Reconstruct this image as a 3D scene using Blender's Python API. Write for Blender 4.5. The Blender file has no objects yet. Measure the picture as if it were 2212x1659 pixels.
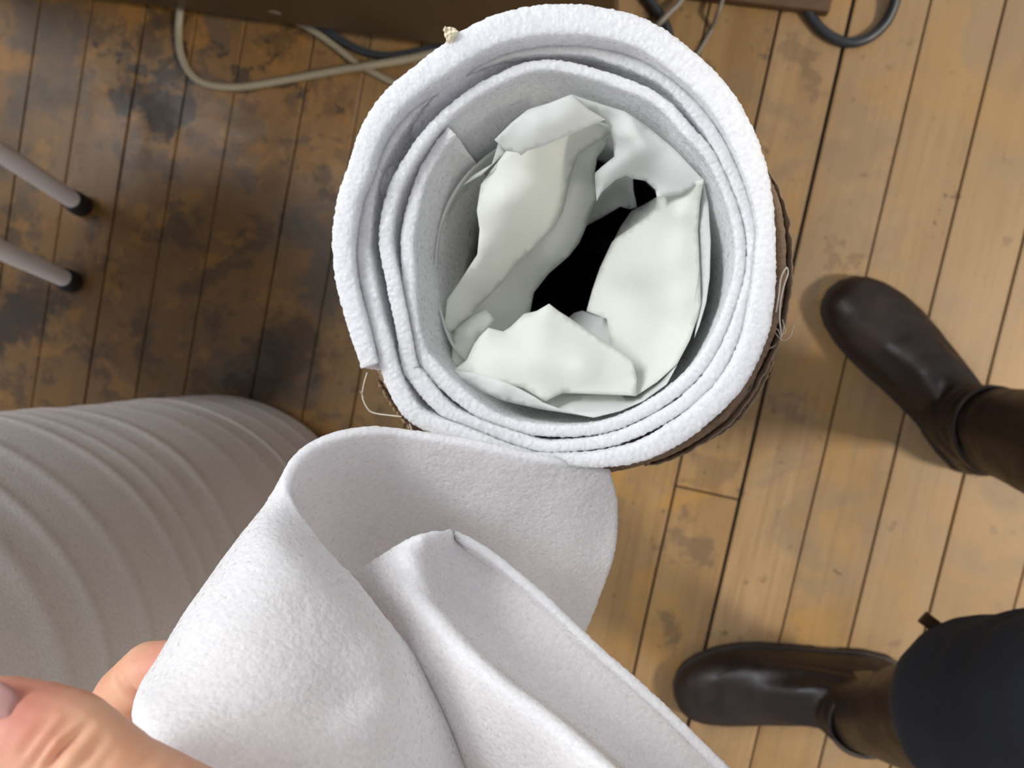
import bpy, bmesh, math, random
import numpy as np
from mathutils import Vector, Matrix, noise
from mathutils.geometry import delaunay_2d_cdt
random.seed(7)
S = bpy.context.scene
COL = S.collection

# ------------------------------------------------------------------ camera
W, HT = 2212.0, 1659.0
F = 1841.0                      # focal length in pixels of the photograph
H = 1.10                        # height of the phone above the floor
NAD = (230.0, 120.0)            # where straight-down falls, right / up of the frame centre
cd = bpy.data.cameras.new('camera')
cam = bpy.data.objects.new('camera', cd); COL.objects.link(cam)
cd.sensor_width = 36.0; cd.lens = F / W * 36.0
cd.clip_start = 0.01; cd.clip_end = 50
dn = Vector((NAD[0] / F, NAD[1] / F, -1)).normalized()
Q = dn.rotation_difference(Vector((0, 0, -1)))
cam.rotation_mode = 'QUATERNION'; cam.rotation_quaternion = Q; cam.location = (0, 0, H)
cd.dof.use_dof = True; cd.dof.focus_distance = 0.255; cd.dof.aperture_fstop = 21.0
S.camera = cam
R = Q.to_matrix()

# ------------------------------------------------------------------ light, exposure
S.view_settings.view_transform = 'Standard'; S.view_settings.look = 'None'
S.view_settings.gamma = 1.0; S.view_settings.use_curve_mapping = False
S.view_settings.exposure = 0.10
cy = S.cycles
cy.max_bounces = 6; cy.diffuse_bounces = 4; cy.glossy_bounces = 2; cy.transmission_bounces = 4; cy.transparent_max_bounces = 4
cy.caustics_reflective = False; cy.caustics_refractive = False
cy.use_adaptive_sampling = True; cy.adaptive_threshold = 0.08; cy.adaptive_min_samples = 10
w = bpy.data.worlds.new('room_ambience'); S.world = w; w.use_nodes = True
w.node_tree.nodes['Background'].inputs[0].default_value = (0.93, 0.95, 1.0, 1)
w.node_tree.nodes['Background'].inputs[1].default_value = 0.62
def area(name, loc, tgt, sx, sy, power, col):
    l = bpy.data.lights.new(name, 'AREA'); l.shape = 'RECTANGLE'; l.size = sx; l.size_y = sy
    l.energy = power; l.color = col
    o = bpy.data.objects.new(name, l); COL.objects.link(o); o.location = loc
    o.rotation_euler = (Vector(tgt) - Vector(loc)).to_track_quat('-Z', 'Y').to_euler()
    return o
area('ceiling_light_far', (-1.65, 1.15, 2.75), (0.0, 0.05, 0.7), 1.2, 0.5, 54, (0.95, 0.97, 1.0))
area('ceiling_light_near', (2.5, -0.50, 2.65), (0.45, -0.15, 0), 0.4, 0.4, 92, (1.0, 0.93, 0.82))

# ------------------------------------------------------------------ helpers
def U(px, py, z):
    """world point at height z seen at photograph pixel (px, py)"""
    d = R @ Vector(((px - W / 2) / F, -(py - HT / 2) / F, -1.0))
    return Vector((0, 0, H)) + d * ((z - H) / d.z)
def PD(px, py, depth):
    return U(px, py, H - depth)
def tag(o, label=None, cat=None, group=None, kind=None):
    if label: o['label'] = label
    if cat: o['category'] = cat
    if group: o['group'] = group
    if kind: o['kind'] = kind
    return o
def empty(name, loc, label, cat, group=None):
    o = bpy.data.objects.new(name, None); COL.objects.link(o); o.location = loc
    o.empty_display_size = 0.05
    return tag(o, label, cat, group)
def link(name, me, m, parent=None, smooth=True):
    o = bpy.data.objects.new(name, me); COL.objects.link(o)
    if m is not None: me.materials.append(m)
    if smooth:
        me.polygons.foreach_set('use_smooth', [True] * len(me.polygons))
    if parent is not None:
        o.parent = parent
        bpy.context.view_layer.update()
        o.matrix_parent_inverse = parent.matrix_world.inverted()
    return o
def mesh(name, vs, fs):
    me = bpy.data.meshes.new(name); me.from_pydata([tuple(v) for v in vs], [], fs); me.update()
    return me
def bake(o):
    """apply the modifiers of o into its mesh"""
    dg = bpy.context.evaluated_depsgraph_get()
    me = bpy.data.meshes.new_from_object(o.evaluated_get(dg))
    old = o.data; o.modifiers.clear(); o.data = me
    bpy.data.meshes.remove(old)
    me.polygons.foreach_set('use_smooth', [True] * len(me.polygons))
    return o
def crom(pts, n, closed=False):
    """n samples on a Catmull-Rom curve, by arc length"""
    P = np.array([tuple(p) for p in pts], float); k = len(P)
    out = []
    segs = k if closed else k - 1
    for i in range(segs):
        if closed: a, b, c, d = P[(i-1) % k], P[i], P[(i+1) % k], P[(i+2) % k]
        else: a, b, c, d = P[max(i-1, 0)], P[i], P[i+1], P[min(i+2, k-1)]
        for t in np.linspace(0, 1, 24, endpoint=False):
            out.append(0.5 * ((2*b) + (c-a)*t + (2*a-5*b+4*c-d)*t*t + (3*b-a-3*c+d)*t**3))
    out.append(P[0] if closed else P[-1])
    out = np.array(out)
    s = np.concatenate([[0], np.cumsum(np.linalg.norm(np.diff(out, axis=0), axis=1))])
    q = np.linspace(0, s[-1], n)
    return np.stack([np.interp(q, s, out[:, j]) for j in range(P.shape[1])], 1)
def tube(name, pts, r, m, parent=None, n=80, sides=10, taper=None):
    C = [Vector(p) for p in crom(pts, n)]
    vs, fs = [], []
    up = Vector((0.13, 0.21, 1)).normalized()
    for i, c in enumerate(C):
        t = (C[min(i+1, n-1)] - C[max(i-1, 0)]).normalized()
        a = t.cross(up).normalized() if abs(t.dot(up)) < 0.98 else t.cross(Vector((1, 0, 0))).normalized()
        b = t.cross(a).normalized()
        rr = r if taper is None else r * (taper[0] + (taper[1] - taper[0]) * i / (n - 1))
        for j in range(sides):
            g = 2 * math.pi * j / sides
            vs.append(c + a * (rr * math.cos(g)) + b * (rr * math.sin(g)))
    for i in range(n - 1):
        for j in range(sides):
            fs.append((i*sides+j, i*sides+(j+1) % sides, (i+1)*sides+(j+1) % sides, (i+1)*sides+j))
    fs.append(tuple(range(sides))[::-1]); fs.append(tuple((n-1)*sides + j for j in range(sides)))
    return link(name, mesh(name, vs, fs), m, parent)
class Bag:
    """verts and faces collected before they become one mesh"""
    def __init__(s): s.vs, s.fs, s.n = [], [], 0
    def add(s, v, f):
        s.vs.append(v); s.fs += (np.asarray(f) + s.n).tolist(); s.n += len(v)
_BALL = {}
def unit_ball(seg):
    if seg not in _BALL:
        st = max(6, seg * 2 // 3); v = []
        for i in range(st + 1):
            t = 0.02 + (math.pi - 0.04) * i / st
            for j in range(seg): v.append((math.sin(t) * math.cos(2*math.pi*j/seg), math.sin(t) * math.sin(2*math.pi*j/seg), math.cos(t)))
        f = [(i*seg+j, (i+1)*seg+j, (i+1)*seg+(j+1) % seg, i*seg+(j+1) % seg) for i in range(st) for j in range(seg)]
        v += [(0, 0, 1), (0, 0, -1)]; a = len(v) - 2
        for j in range(seg):
            f.append((a, a, j, (j+1) % seg)); f.append((a + 1, a + 1, st*seg+(j+1) % seg, st*seg+j))
        _BALL[seg] = (np.array(v), f)
    return _BALL[seg]
def ball(bm, c, r, seg=10):
    r = (r, r, r) if not hasattr(r, '__len__') else r
    if isinstance(bm, Bag):
        v, f = unit_ball(seg); bm.add(v * np.array(r) + np.array(c), f); return
    bmesh.ops.create_uvsphere(bm, u_segments=seg, v_segments=max(6, seg*2//3), radius=1,
                              matrix=Matrix.Translation(c) @ Matrix.Diagonal((*r, 1)))
def chain(bm, pts, seg=10):
    """overlapping balls along joints [(point, radius), ...]"""
    for (p, r), (q, s) in zip(pts, pts[1:]):
        p, q = Vector(p), Vector(q)
        n = max(2, int((q - p).length / (0.28 * min(r, s))))
        for i in range(n + 1):
            t = i / n
            ball(bm, p.lerp(q, t), r + (s - r) * t, seg)
def loft(bm, rings):
    """closed solid from rings of equal length"""
    idx = [[bm.verts.new(p) for p in ring] for ring in rings]
    k = len(rings[0])
    for a, b in zip(idx, idx[1:]):
        for j in range(k):
            bm.faces.new((a[j], a[(j+1) % k], b[(j+1) % k], b[j]))
    bm.faces.new(idx[0][::-1]); bm.faces.new(idx[-1])
    return idx
def box(bm, c, sx, sy, sz, rot=None):
    M = Matrix.Translation(c) @ (rot.to_4x4() if rot else Matrix.Identity(4)) @ Matrix.Diagonal((sx, sy, sz, 1))
    return bmesh.ops.create_cube(bm, size=1, matrix=M)
def push(o, fn):
    """move every vertex of o along its normal by fn(point)"""
    N = [v.normal.copy() for v in o.data.vertices]
    for v, n_ in zip(o.data.vertices, N): v.co = v.co + n_ * fn(v.co)
    o.data.update()
def fin(name, bm, m, parent=None, voxel=None, smooth_it=0, bevel=0, shade=True):
    if isinstance(bm, Bag):
        me = bpy.data.meshes.new(name)
        me.from_pydata(np.concatenate(bm.vs).tolist(), [], [tuple(dict.fromkeys(f)) for f in bm.fs]); me.update()
    else:
        me = bpy.data.meshes.new(name); bmesh.ops.recalc_face_normals(bm, faces=bm.faces); bm.to_mesh(me); bm.free()
    o = link(name, me, m, parent, shade)
    if voxel:
        md = o.modifiers.new('r', 'REMESH'); md.mode = 'VOXEL'; md.voxel_size = voxel; md.use_smooth_shade = True
    if smooth_it:
        md = o.modifiers.new('s', 'SMOOTH'); md.factor = 0.5; md.iterations = smooth_it
    if bevel:
        md = o.modifiers.new('b', 'BEVEL'); md.width = bevel; md.segments = 3
    if voxel or smooth_it or bevel:
        bake(o)
        if not shade: o.data.polygons.foreach_set('use_smooth', [False] * len(o.data.polygons))
    return o

# ------------------------------------------------------------------ node materials
class NT:
    def __init__(s, name):
        s.m = bpy.data.materials.new(name); s.m.use_nodes = True
        s.t = s.m.node_tree; s.b = s.t.nodes['Principled BSDF']; s.out = s.t.nodes['Material Output']
    def n(s, typ, **kw):
        nd = s.t.nodes.new(typ)
        for k, v in kw.items(): setattr(nd, k, v)
        return nd
    def l(s, a, b): s.t.links.new(a, b)
    def set(s, nd, key, v):
        if hasattr(v, 'links') or isinstance(v, bpy.types.NodeSocket): s.l(v, nd.inputs[key])
        else: nd.inputs[key].default_value = v
    def pos(s):
        return s.n('ShaderNodeNewGeometry').outputs['Position']
    def mapping(s, vec, scale=(1, 1, 1), rot=(0, 0, 0), loc=(0, 0, 0)):
        m = s.n('ShaderNodeMapping'); s.l(vec, m.inputs['Vector'])
        m.inputs['Scale'].default_value = scale; m.inputs['Rotation'].default_value = rot; m.inputs['Location'].default_value = loc
        return m.outputs[0]
    def noise(s, vec, scale, detail=4, rough=0.55, dist=0):
        x = s.n('ShaderNodeTexNoise'); s.l(vec, x.inputs['Vector'])
        x.inputs['Scale'].default_value = scale; x.inputs['Detail'].default_value = detail
        x.inputs['Roughness'].default_value = rough; x.inputs['Distortion'].default_value = dist
        return x.outputs['Fac']
    def voro(s, vec, scale, feature='F1', out='Distance'):
        x = s.n('ShaderNodeTexVoronoi', feature=feature); s.l(vec, x.inputs['Vector']); x.inputs['Scale'].default_value = scale
        return x.outputs[out]
    def ramp(s, fac, stops):
        r = s.n('ShaderNodeValToRGB'); s.l(fac, r.inputs[0]); e = r.color_ramp.elements
        while len(e) < len(stops): e.new(0.5)
        for el, (p, c) in zip(e, stops):
            el.position = p; el.color = (*c, 1) if len(c) == 3 else c
        return r.outputs[0]
    def rng(s, v, a, b, c=0.0, d=1.0):
        r = s.n('ShaderNodeMapRange'); r.interpolation_type = 'SMOOTHSTEP'; s.l(v, r.inputs[0])
        for i, x in enumerate((a, b, c, d)): r.inputs[1 + i].default_value = x
        return r.outputs[0]
    def math(s, op, a, b=0.0):
        x = s.n('ShaderNodeMath', operation=op); s.set(x, 0, a); s.set(x, 1, b); return x.outputs[0]
    def mix(s, fac, a, b, mode='MIX'):
        x = s.n('ShaderNodeMix', data_type='RGBA', blend_type=mode)
        s.set(x, 0, fac)
        for key, v in ((6, a), (7, b)):
            if isinstance(v, bpy.types.NodeSocket): s.l(v, x.inputs[key])
            else: x.inputs[key].default_value = (*v, 1)
        return x.outputs[2]
    def bump(s, h, strength=0.3, dist=0.001, normal=None):
        x = s.n('ShaderNodeBump'); s.l(h, x.inputs['Height']); x.inputs['Strength'].default_value = strength
        x.inputs['Distance'].default_value = dist
        if normal is not None: s.l(normal, x.inputs['Normal'])
        return x.outputs[0]
    def p(s, **kw):
        for k, v in kw.items():
            key = k.replace('_', ' ')
            if isinstance(v, bpy.types.NodeSocket): s.l(v, s.b.inputs[key])
            elif isinstance(v, tuple) and len(v) == 3 and 'Color' in key: s.b.inputs[key].default_value = (*v, 1)
            else: s.b.inputs[key].default_value = v
        return s.m
def plain(name, col, rough=0.5, vary=0.15, scale=60, bump=0.0, **kw):
    t = NT(name); P = t.pos(); f = t.noise(P, scale, 5)
    c = t.mix(f, tuple(x * (1 - vary) for x in col), tuple(min(1, x * (1 + vary)) for x in col))
    t.p(Base_Color=c, Roughness=rough, **kw)
    if bump: t.p(Normal=t.bump(f, bump, 0.001))
    return t.m
def foam_mat(name, cell, col, bump=0.55, spark=0.5):
    t = NT(name); P = t.pos()
    wv = t.n('ShaderNodeVectorMath', operation='ADD'); t.l(P, wv.inputs[0])
    nz = t.n('ShaderNodeTexNoise'); t.l(P, nz.inputs['Vector']); nz.inputs['Scale'].default_value = 0.35 / cell
    sc = t.n('ShaderNodeVectorMath', operation='SCALE'); t.l(nz.outputs['Color'], sc.inputs[0]); sc.inputs['Scale'].default_value = cell * 0.9
    t.l(sc.outputs[0], wv.inputs[1]); V = wv.outputs[0]
    d1 = t.voro(V, 1 / cell, 'SMOOTH_F1'); d2 = t.voro(V, 2.3 / cell); nn = t.noise(P, 0.12 / cell, 4)
    hgt = t.math('ADD', t.math('MULTIPLY', d1, -1.0), t.math('ADD', t.math('MULTIPLY', d2, -0.12), t.math('MULTIPLY', nn, 0.2)))
    cc = t.voro(V, 1 / cell, 'F1', 'Color')
    sep = t.n('ShaderNodeSeparateColor'); t.l(cc, sep.inputs[0])
    c = t.mix(t.rng(sep.outputs[0], 0.0, 1.0, 0.0, 1.0), tuple(x * 0.96 for x in col), tuple(min(.98, x * 1.03) for x in col))
    # the odd flat cell wall that mirrors the lamps
    gl = t.rng(sep.outputs[1], 0.88, 0.92)
    t.p(Base_Color=c, Roughness=t.math('SUBTRACT', 0.6, t.math('MULTIPLY', gl, 0.36)),
        Normal=t.bump(hgt, bump, cell * 0.6))
    t.b.inputs['Specular IOR Level'].default_value = spark
    t.b.inputs['Subsurface Weight'].default_value = 0.85
    t.b.inputs['Subsurface Radius'].default_value = (1, 1, 1.05)
    t.b.inputs['Subsurface Scale'].default_value = 0.008
    return t.m
def tissue_mat(name, col, trans=0.45):
    t = NT(name); P = t.pos()
    f = t.noise(P, 90, 4); g = t.noise(P, 22, 5, 0.6, 1.2)
    c = t.mix(f, tuple(x * 0.96 for x in col), col)
    nrm = t.bump(t.math('ADD', g, t.math('MULTIPLY', f, 0.2)), 0.05, 0.004)
    t.p(Base_Color=c, Roughness=0.55, Normal=nrm); t.b.inputs['Specular IOR Level'].default_value = 0.3
    tr = t.n('ShaderNodeBsdfTranslucent'); t.l(c, tr.inputs[0]); t.l(nrm, tr.inputs['Normal'])
    mx = t.n('ShaderNodeMixShader'); mx.inputs[0].default_value = trans
    t.l(t.b.outputs[0], mx.inputs[1]); t.l(tr.outputs[0], mx.inputs[2]); t.l(mx.outputs[0], t.out.inputs[0])
    return t.m

M_foam = foam_mat('white_foam', 0.0012, (0.78, 0.785, 0.80), 0.6)
M_foam_held = foam_mat('white_foam_sheet', 0.0011, (0.86, 0.845, 0.85), 0.6)
M_tissue = tissue_mat('tissue', (0.955, 0.97, 0.90), 0.33)
M_tissue2 = tissue_mat('tissue_thin', (0.93, 0.945, 0.92), 0.45)
M_black = plain('black_lining', (0.002, 0.003, 0.004), 0.95)
M_black.node_tree.nodes['Principled BSDF'].inputs['Specular IOR Level'].default_value = 0.05
M_card = plain('brown_cardboard', (0.27, 0.18, 0.115), 0.9, 0.35, 400, 0.6)
M_thread = plain('pale_thread', (0.70, 0.64, 0.55), 0.9)
M_fluff = plain('cream_fluff', (0.92, 0.78, 0.56), 0.95, 0.2, 900, 0.6)
M_desk = plain('dark_brown_laminate', (0.085, 0.050, 0.021), 0.45, 0.12, 9, 0.02)
M_strip = plain('brown_wood', (0.085, 0.040, 0.013), 0.7, 0.3, 40, 0.1)
M_cable_b = plain('beige_cable_jacket', (0.25, 0.215, 0.145), 0.5, 0.06)
M_cable_k = plain('black_cable_jacket', (0.018, 0.02, 0.024), 0.4, 0.1)
M_cable_g = plain('grey_cable_jacket', (0.16, 0.14, 0.105), 0.45, 0.1)
M_white = plain('white_enamel', (0.90, 0.86, 0.85), 0.4, 0.06, 40)
M_rubber = plain('black_rubber', (0.008, 0.009, 0.009), 0.6, 0.1)
M_tape = plain('clear_tape', (0.55, 0.45, 0.32), 0.15, 0.1); M_tape.node_tree.nodes['Principled BSDF'].inputs['Transmission Weight'].default_value = 0.6

# ------------------------------------------------------------------ floor
vdir = (U(1600, 1085, 0) - U(1822, 114, 0)).normalized()          # along the boards
ndir = Vector((-vdir.y, vdir.x, 0))
if ndir.x < 0: ndir = -ndir
def off(px, py): return U(px, py, 0).dot(ndir)
cuts = [(off(x, 500), g) for x, g in ((15, .0018), (125, .0012), (240, .0022), (350, .0015), (455, .0014), (605, .0020), (725, .0014),
        (835, .002), (955, .002), (1070, .002), (1190, .002), (1310, .002), (1428, .0024), (1580, .0030), (1730, .0046),
        (1893, .0022), (2051, .0026), (2215, .0030))]
lo, hi = cuts[0][0], cuts[-1][0]
pre = [(lo - 0.066 * k, .002) for k in range(1, 42)][::-1]
post = [(hi + 0.095 * k, .002) for k in range(1, 30)]
cuts = pre + cuts + post
v_joint = U(1533, 1066, 0).dot(vdir)
u_joint = U(1533, 1066, 0).dot(ndir)
vs, fs, cols = [], [], []
rr = random.Random(3)
for (a, ga), (b, gb) in zip(cuts, cuts[1:]):
    js = [-3.0]
    if a < u_joint < b: js += [v_joint]
    else:
        x = -3.0 + rr.uniform(0.2, 1.4)
        while x < 3.0:
            if abs(x) > 0.62: js.append(x)
            x += rr.uniform(0.6, 1.5)
    js.append(3.0); js.sort()
    for v0, v1 in zip(js, js[1:]):
        c = (rr.random(), rr.random(), rr.random(), 1); g = 0.0012
        k = len(vs); bv = 0.0012
        O = [(a + ga/2, v0 + g), (b - gb/2, v0 + g), (b - gb/2, v1 - g), (a + ga/2, v1 - g)]
        I = [(a + ga/2 + bv, v0 + g + bv), (b - gb/2 - bv, v0 + g + bv), (b - gb/2 - bv, v1 - g - bv), (a + ga/2 + bv, v1 - g - bv)]
        for u, v in O: vs.append(ndir * u + vdir * v + Vector((0, 0, -0.010)))
        for u, v in O: vs.append(ndir * u + vdir * v + Vector((0, 0, -0.0007)))
        for u, v in I: vs.append(ndir * u + vdir * v)
        nf = 0
        for i in range(4):
            j = (i + 1) % 4
            fs += [(k+i, k+j, k+4+j, k+4+i), (k+4+i, k+4+j, k+8+j, k+8+i)]
        fs.append((k+8, k+9, k+10, k+11))
        cols += [c] * 9
k = len(vs)
for u, v in ((cuts[0][0], -3.0), (cuts[-1][0], -3.0), (cuts[-1][0], 3.0), (cuts[0][0], 3.0)):
    vs.append(ndir * u + vdir * v + Vector((0, 0, -0.009)))
fs.append((k, k+1, k+2, k+3)); cols.append((0, 0, 0, 0))
me = mesh('floor', vs, fs)
bmf = bmesh.new(); bmf.from_mesh(me); bmesh.ops.recalc_face_normals(bmf, faces=bmf.faces); bmf.to_mesh(me); bmf.free()
at = me.color_attributes.new('board', 'FLOAT_COLOR', 'CORNER')
buf = []
for p_ in me.polygons:
    for _ in p_.loop_indices: buf += list(cols[p_.index])
at.data.foreach_set('color', buf)

def floor_mat():
    t = NT('worn_strip_floor'); P = t.pos()
    at = t.n('ShaderNodeVertexColor', layer_name='board')
    sep = t.n('ShaderNodeSeparateColor'); t.l(at.outputs[0], sep.inputs[0])
    r1, r2 = sep.outputs[0], sep.outputs[1]
    ang = math.atan2(vdir.y, vdir.x)
    al = t.mapping(P, rot=(0, 0, -ang))                      # x runs along the boards
    shift = t.n('ShaderNodeVectorMath', operation='ADD'); t.l(al, shift.inputs[0])
    cm = t.n('ShaderNodeCombineXYZ'); t.l(t.math('MULTIPLY', r1, 9.0), cm.inputs[0]); t.l(t.math('MULTIPLY', r2, 7.0), cm.inputs[2])
    t.l(cm.outputs[0], shift.inputs[1]); A = shift.outputs[0]
    grain = t.noise(t.mapping(A, (6, 130, 1)), 1.0, 4, 0.6)
    fleck = t.noise(t.mapping(A, (22, 420, 1)), 1.0, 3, 0.6)
    broad = t.noise(t.mapping(A, (3, 9, 1)), 1.0, 4, 0.5)
    base = t.ramp(broad, [(0.28, (0.215, 0.120, 0.042)), (0.5, (0.295, 0.180, 0.073)), (0.72, (0.36, 0.235, 0.115))])
    base = t.mix(t.rng(grain, 0.38, 0.72, 0.0, 0.55), base, (0.165, 0.092, 0.034))
    base = t.mix(t.math('MULTIPLY', r1, 0.30), base, (0.36, 0.235, 0.135))
    base = t.mix(t.rng(r2, 0.55, 1.0, 0, 0.22), base, (0.22, 0.125, 0.045))
    base = t.mix(t.rng(fleck, 0.56, 0.75, 0, 0.40), base, (0.13, 0.08, 0.035))
    # amber varnish left in patches
    pat = t.noise(P, 5.5, 5, 0.62, 0.4)
    base = t.mix(t.rng(pat, 0.50, 0.60, 0, 0.50), base, (0.37, 0.19, 0.040))
    # grey traffic dirt
    drt = t.noise(t.mapping(P, loc=(3.1, 1.7, 0)), 7.0, 5, 0.64, 0.5)
    base = t.mix(t.rng(drt, 0.50, 0.62, 0, 0.42), base, (0.155, 0.12, 0.08))
    # dark specks
    sp = t.noise(t.mapping(P, loc=(9, 2, 0)), 42, 3, 0.5)
    base = t.mix(t.rng(sp, 0.64, 0.72, 0, 0.6), base, (0.08, 0.055, 0.03))
    # stains that lie where the photograph shows them
    n1 = t.noise(P, 13, 4, 0.65); n2 = t.noise(t.mapping(P, loc=(5, 5, 0)), 13, 4, 0.65)
    wob = t.n('ShaderNodeCombineXYZ')
    t.l(t.math('MULTIPLY', t.math('SUBTRACT', n1, 0.5), 0.22), wob.inputs[0])
    t.l(t.math('MULTIPLY', t.math('SUBTRACT', n2, 0.5), 0.22), wob.inputs[1])
    wp = t.n('ShaderNodeVectorMath', operation='ADD'); t.l(P, wp.inputs[0]); t.l(wob.outputs[0], wp.inputs[1])
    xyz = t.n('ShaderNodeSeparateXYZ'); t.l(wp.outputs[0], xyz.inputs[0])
    # dark worn boards by the standing roll, with shade also painted into their colour
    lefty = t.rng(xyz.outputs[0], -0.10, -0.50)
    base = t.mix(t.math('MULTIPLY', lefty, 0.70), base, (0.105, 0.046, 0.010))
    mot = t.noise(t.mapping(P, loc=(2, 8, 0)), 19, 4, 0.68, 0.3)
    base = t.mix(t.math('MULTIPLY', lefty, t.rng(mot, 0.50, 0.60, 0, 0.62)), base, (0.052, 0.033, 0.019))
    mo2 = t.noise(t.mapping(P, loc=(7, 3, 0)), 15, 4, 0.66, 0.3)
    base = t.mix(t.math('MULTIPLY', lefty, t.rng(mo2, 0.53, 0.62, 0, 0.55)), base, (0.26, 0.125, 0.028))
    pale = t.rng(xyz.outputs[0], 0.12, 0.42)
    base = t.mix(t.math('MULTIPLY', pale, 0.38), base, (0.42, 0.295, 0.175))
    def stain(px, py, r, amt, col, soft=0.45):
        nonlocal base
        c = U(px, py, 0); rad = r / F * H
        dd = t.n('ShaderNodeVectorMath', operation='DISTANCE'); t.l(wp.outputs[0], dd.inputs[0]); dd.inputs[1].default_value = c
        base = t.mix(t.rng(dd.outputs['Value'], rad, rad * soft, 0, amt), base, col)
    K = (0.028, 0.019, 0.013); G = (0.075, 0.058, 0.042)
    for a in ((100, 60, 120, .75, G), (90, 210, 105, .7, G), (30, 330, 90, .5, G), (350, 245, 75, .92, K), (300, 235, 60, .8, K), (355, 150, 45, .85, K),
              (205, 120, 26, .8, K), (265, 118, 26, .85, K), (330, 60, 60, .6, K), (480, 95, 40, .75, K), (560, 135, 32, .8, K), (480, 40, 60, .6, G), (600, 90, 28, .6, K),
              (630, 205, 22, .75, K), (735, 250, 24, .7, K), (520, 255, 60, .55, G), (690, 390, 50, .6, K), (650, 510, 90, .6, G),
              (30, 690, 100, .88, K), (90, 620, 60, .7, K), (45, 530, 40, .7, K), (720, 560, 95, .65, G), (700, 640, 95, .7, G), (600, 760, 110, .7, K),
              (500, 800, 100, .6, G), (560, 850, 90, .7, K), (650, 840, 60, .5, G), (1410, 20, 40, .6, K), (1660, 90, 22, .6, G), (1740, 145, 60, .35, G),
              (1830, 565, 40, .35, G), (1720, 870, 35, .3, G), (1475, 1150, 60, .5, G), (1560, 1000, 60, .35, G), (1440, 1370, 50, .5, G), (1810, 1220, 14, .6, K), (2050, 450, 16, .5, K)):
        stain(*a)
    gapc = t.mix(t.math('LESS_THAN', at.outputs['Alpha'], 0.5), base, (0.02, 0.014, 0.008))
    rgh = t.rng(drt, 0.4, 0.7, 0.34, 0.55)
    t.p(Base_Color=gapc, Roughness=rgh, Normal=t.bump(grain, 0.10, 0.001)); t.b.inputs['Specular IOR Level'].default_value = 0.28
    return t.m
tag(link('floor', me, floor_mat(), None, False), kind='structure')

# ------------------------------------------------------------------ desk at the top of the frame
a0, a1 = U(290, 5, 0.035), U(950, 95, 0.035)
ddir = (a1 - a0).normalized(); dnor = Vector((-ddir.y, ddir.x, 0))
if dnor.y < 0: dnor = -dnor
pl = a0 - ddir * 0.25
right_end = U(1330, 147, 0.035); Lp = (right_end - pl).dot(ddir)
rotd = Matrix((ddir, dnor, (0, 0, 1))).transposed()
desk = empty('desk', Vector((pl.x, pl.y, 0)), 'dark brown desk with a plain panel hanging just above the floor cables', 'desk')
bm = bmesh.new(); box(bm, pl + ddir * (Lp/2) + dnor * 0.011 + Vector((0, 0, 0.345)), Lp, 0.022, 0.69, rotd); fin('back_panel', bm, M_desk, desk, bevel=0.0015)
bm = bmesh.new(); box(bm, pl + ddir * (Lp/2) + dnor * 0.33 + Vector((0, 0, 0.72)), Lp + 0.06, 0.70, 0.03, rotd); fin('desktop', bm, M_desk, desk, bevel=0.002)
for e in (0.03, Lp - 0.03):
    bm = bmesh.new(); box(bm, pl + ddir * e + dnor * 0.34 + Vector((0, 0, 0.335)) - Vector((0, 0, a0.z)), 0.026, 0.6, 0.74, rotd)
    fin('side_panel', bm, M_desk, desk, bevel=0.0015)
c = U(595, 17, 0.07) + dnor * -0.0
bm = bmesh.new(); ball(bm, Vector((0, 0, 0)), (0.009, 0.0015, 0.007), 12)
for v in bm.verts: v.co = rotd @ v.co
sc_ = pl + ddir * ((c - pl).dot(ddir)) + Vector((0, 0, c.z - pl.z))
bmesh.ops.translate(bm, vec=sc_, verts=bm.verts)
fin('paint_chip', bm, plain('chipped_laminate', (0.16, 0.11, 0.075), 0.7), desk)

s0, s1 = U(1490, 2, 0.0), U(1785, 37, 0.0)
sd = (s1 - s0).normalized(); sn = Vector((-sd.y, sd.x, 0)); sn = sn if sn.y > 0 else -sn
rots = Matrix((sd, sn, (0, 0, 1))).transposed()
L_ = 0.185
bm = bmesh.new(); box(bm, s1 - sd * (L_/2) + sn * 0.0095 + Vector((0, 0, 0.009)), L_, 0.019, 0.018, rots)
tag(fin('wood_strip', bm, M_strip, None, bevel=0.002), 'narrow brown wooden strip lying on the floor beside the black cable loop', 'wood strip')

# ------------------------------------------------------------------ cables on the floor
def cable(name, pts, r, m, label, z=None):
    P = [U(x, y, (z if z else r) + (e if e else 0)) for x, y, e in pts]
    tag(tube(name, P, r, m, None, 110, 12), label, 'cable')
cable('cable', [(398, -60, .02), (392, 0, .008), (386, 60, 0), (390, 115, 0), (412, 160, 0), (450, 183, 0), (520, 188, 0), (620, 172, 0), (740, 150, .006), (800, 141, .011), (880, 128, .005), (960, 110, 0)],
      0.0052, M_cable_b, 'thin beige cable bending in a wide curve across the floor below the brown desk panel')
cable('cable', [(640, 45, 0), (688, 74, 0), (730, 105, 0), (775, 141, 0), (800, 153, 0), (850, 178, 0), (930, 205, 0)],
      0.0045, M_cable_b, 'short beige cable crossing under the curved one beside the foam-lined tube')
cable('cable', [(690, 55, 0), (740, 88, 0), (790, 113, 0), (850, 120, 0), (930, 105, 0), (1010, 80, 0)],
      0.0050, M_cable_k, 'black cable lying half under the brown desk panel beside two beige cables')
cable('cable', [(1722, -60, .01), (1735, -10, .004), (1752, 35, 0), (1785, 72, 0), (1830, 92, 0), (1872, 84, 0), (1908, 55, 0), (1928, 20, .004), (1940, -25, .01), (1950, -70, .02)],
      0.0062, M_cable_k, 'thick black cable hanging in a U-shaped loop over the pale floorboards')
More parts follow.
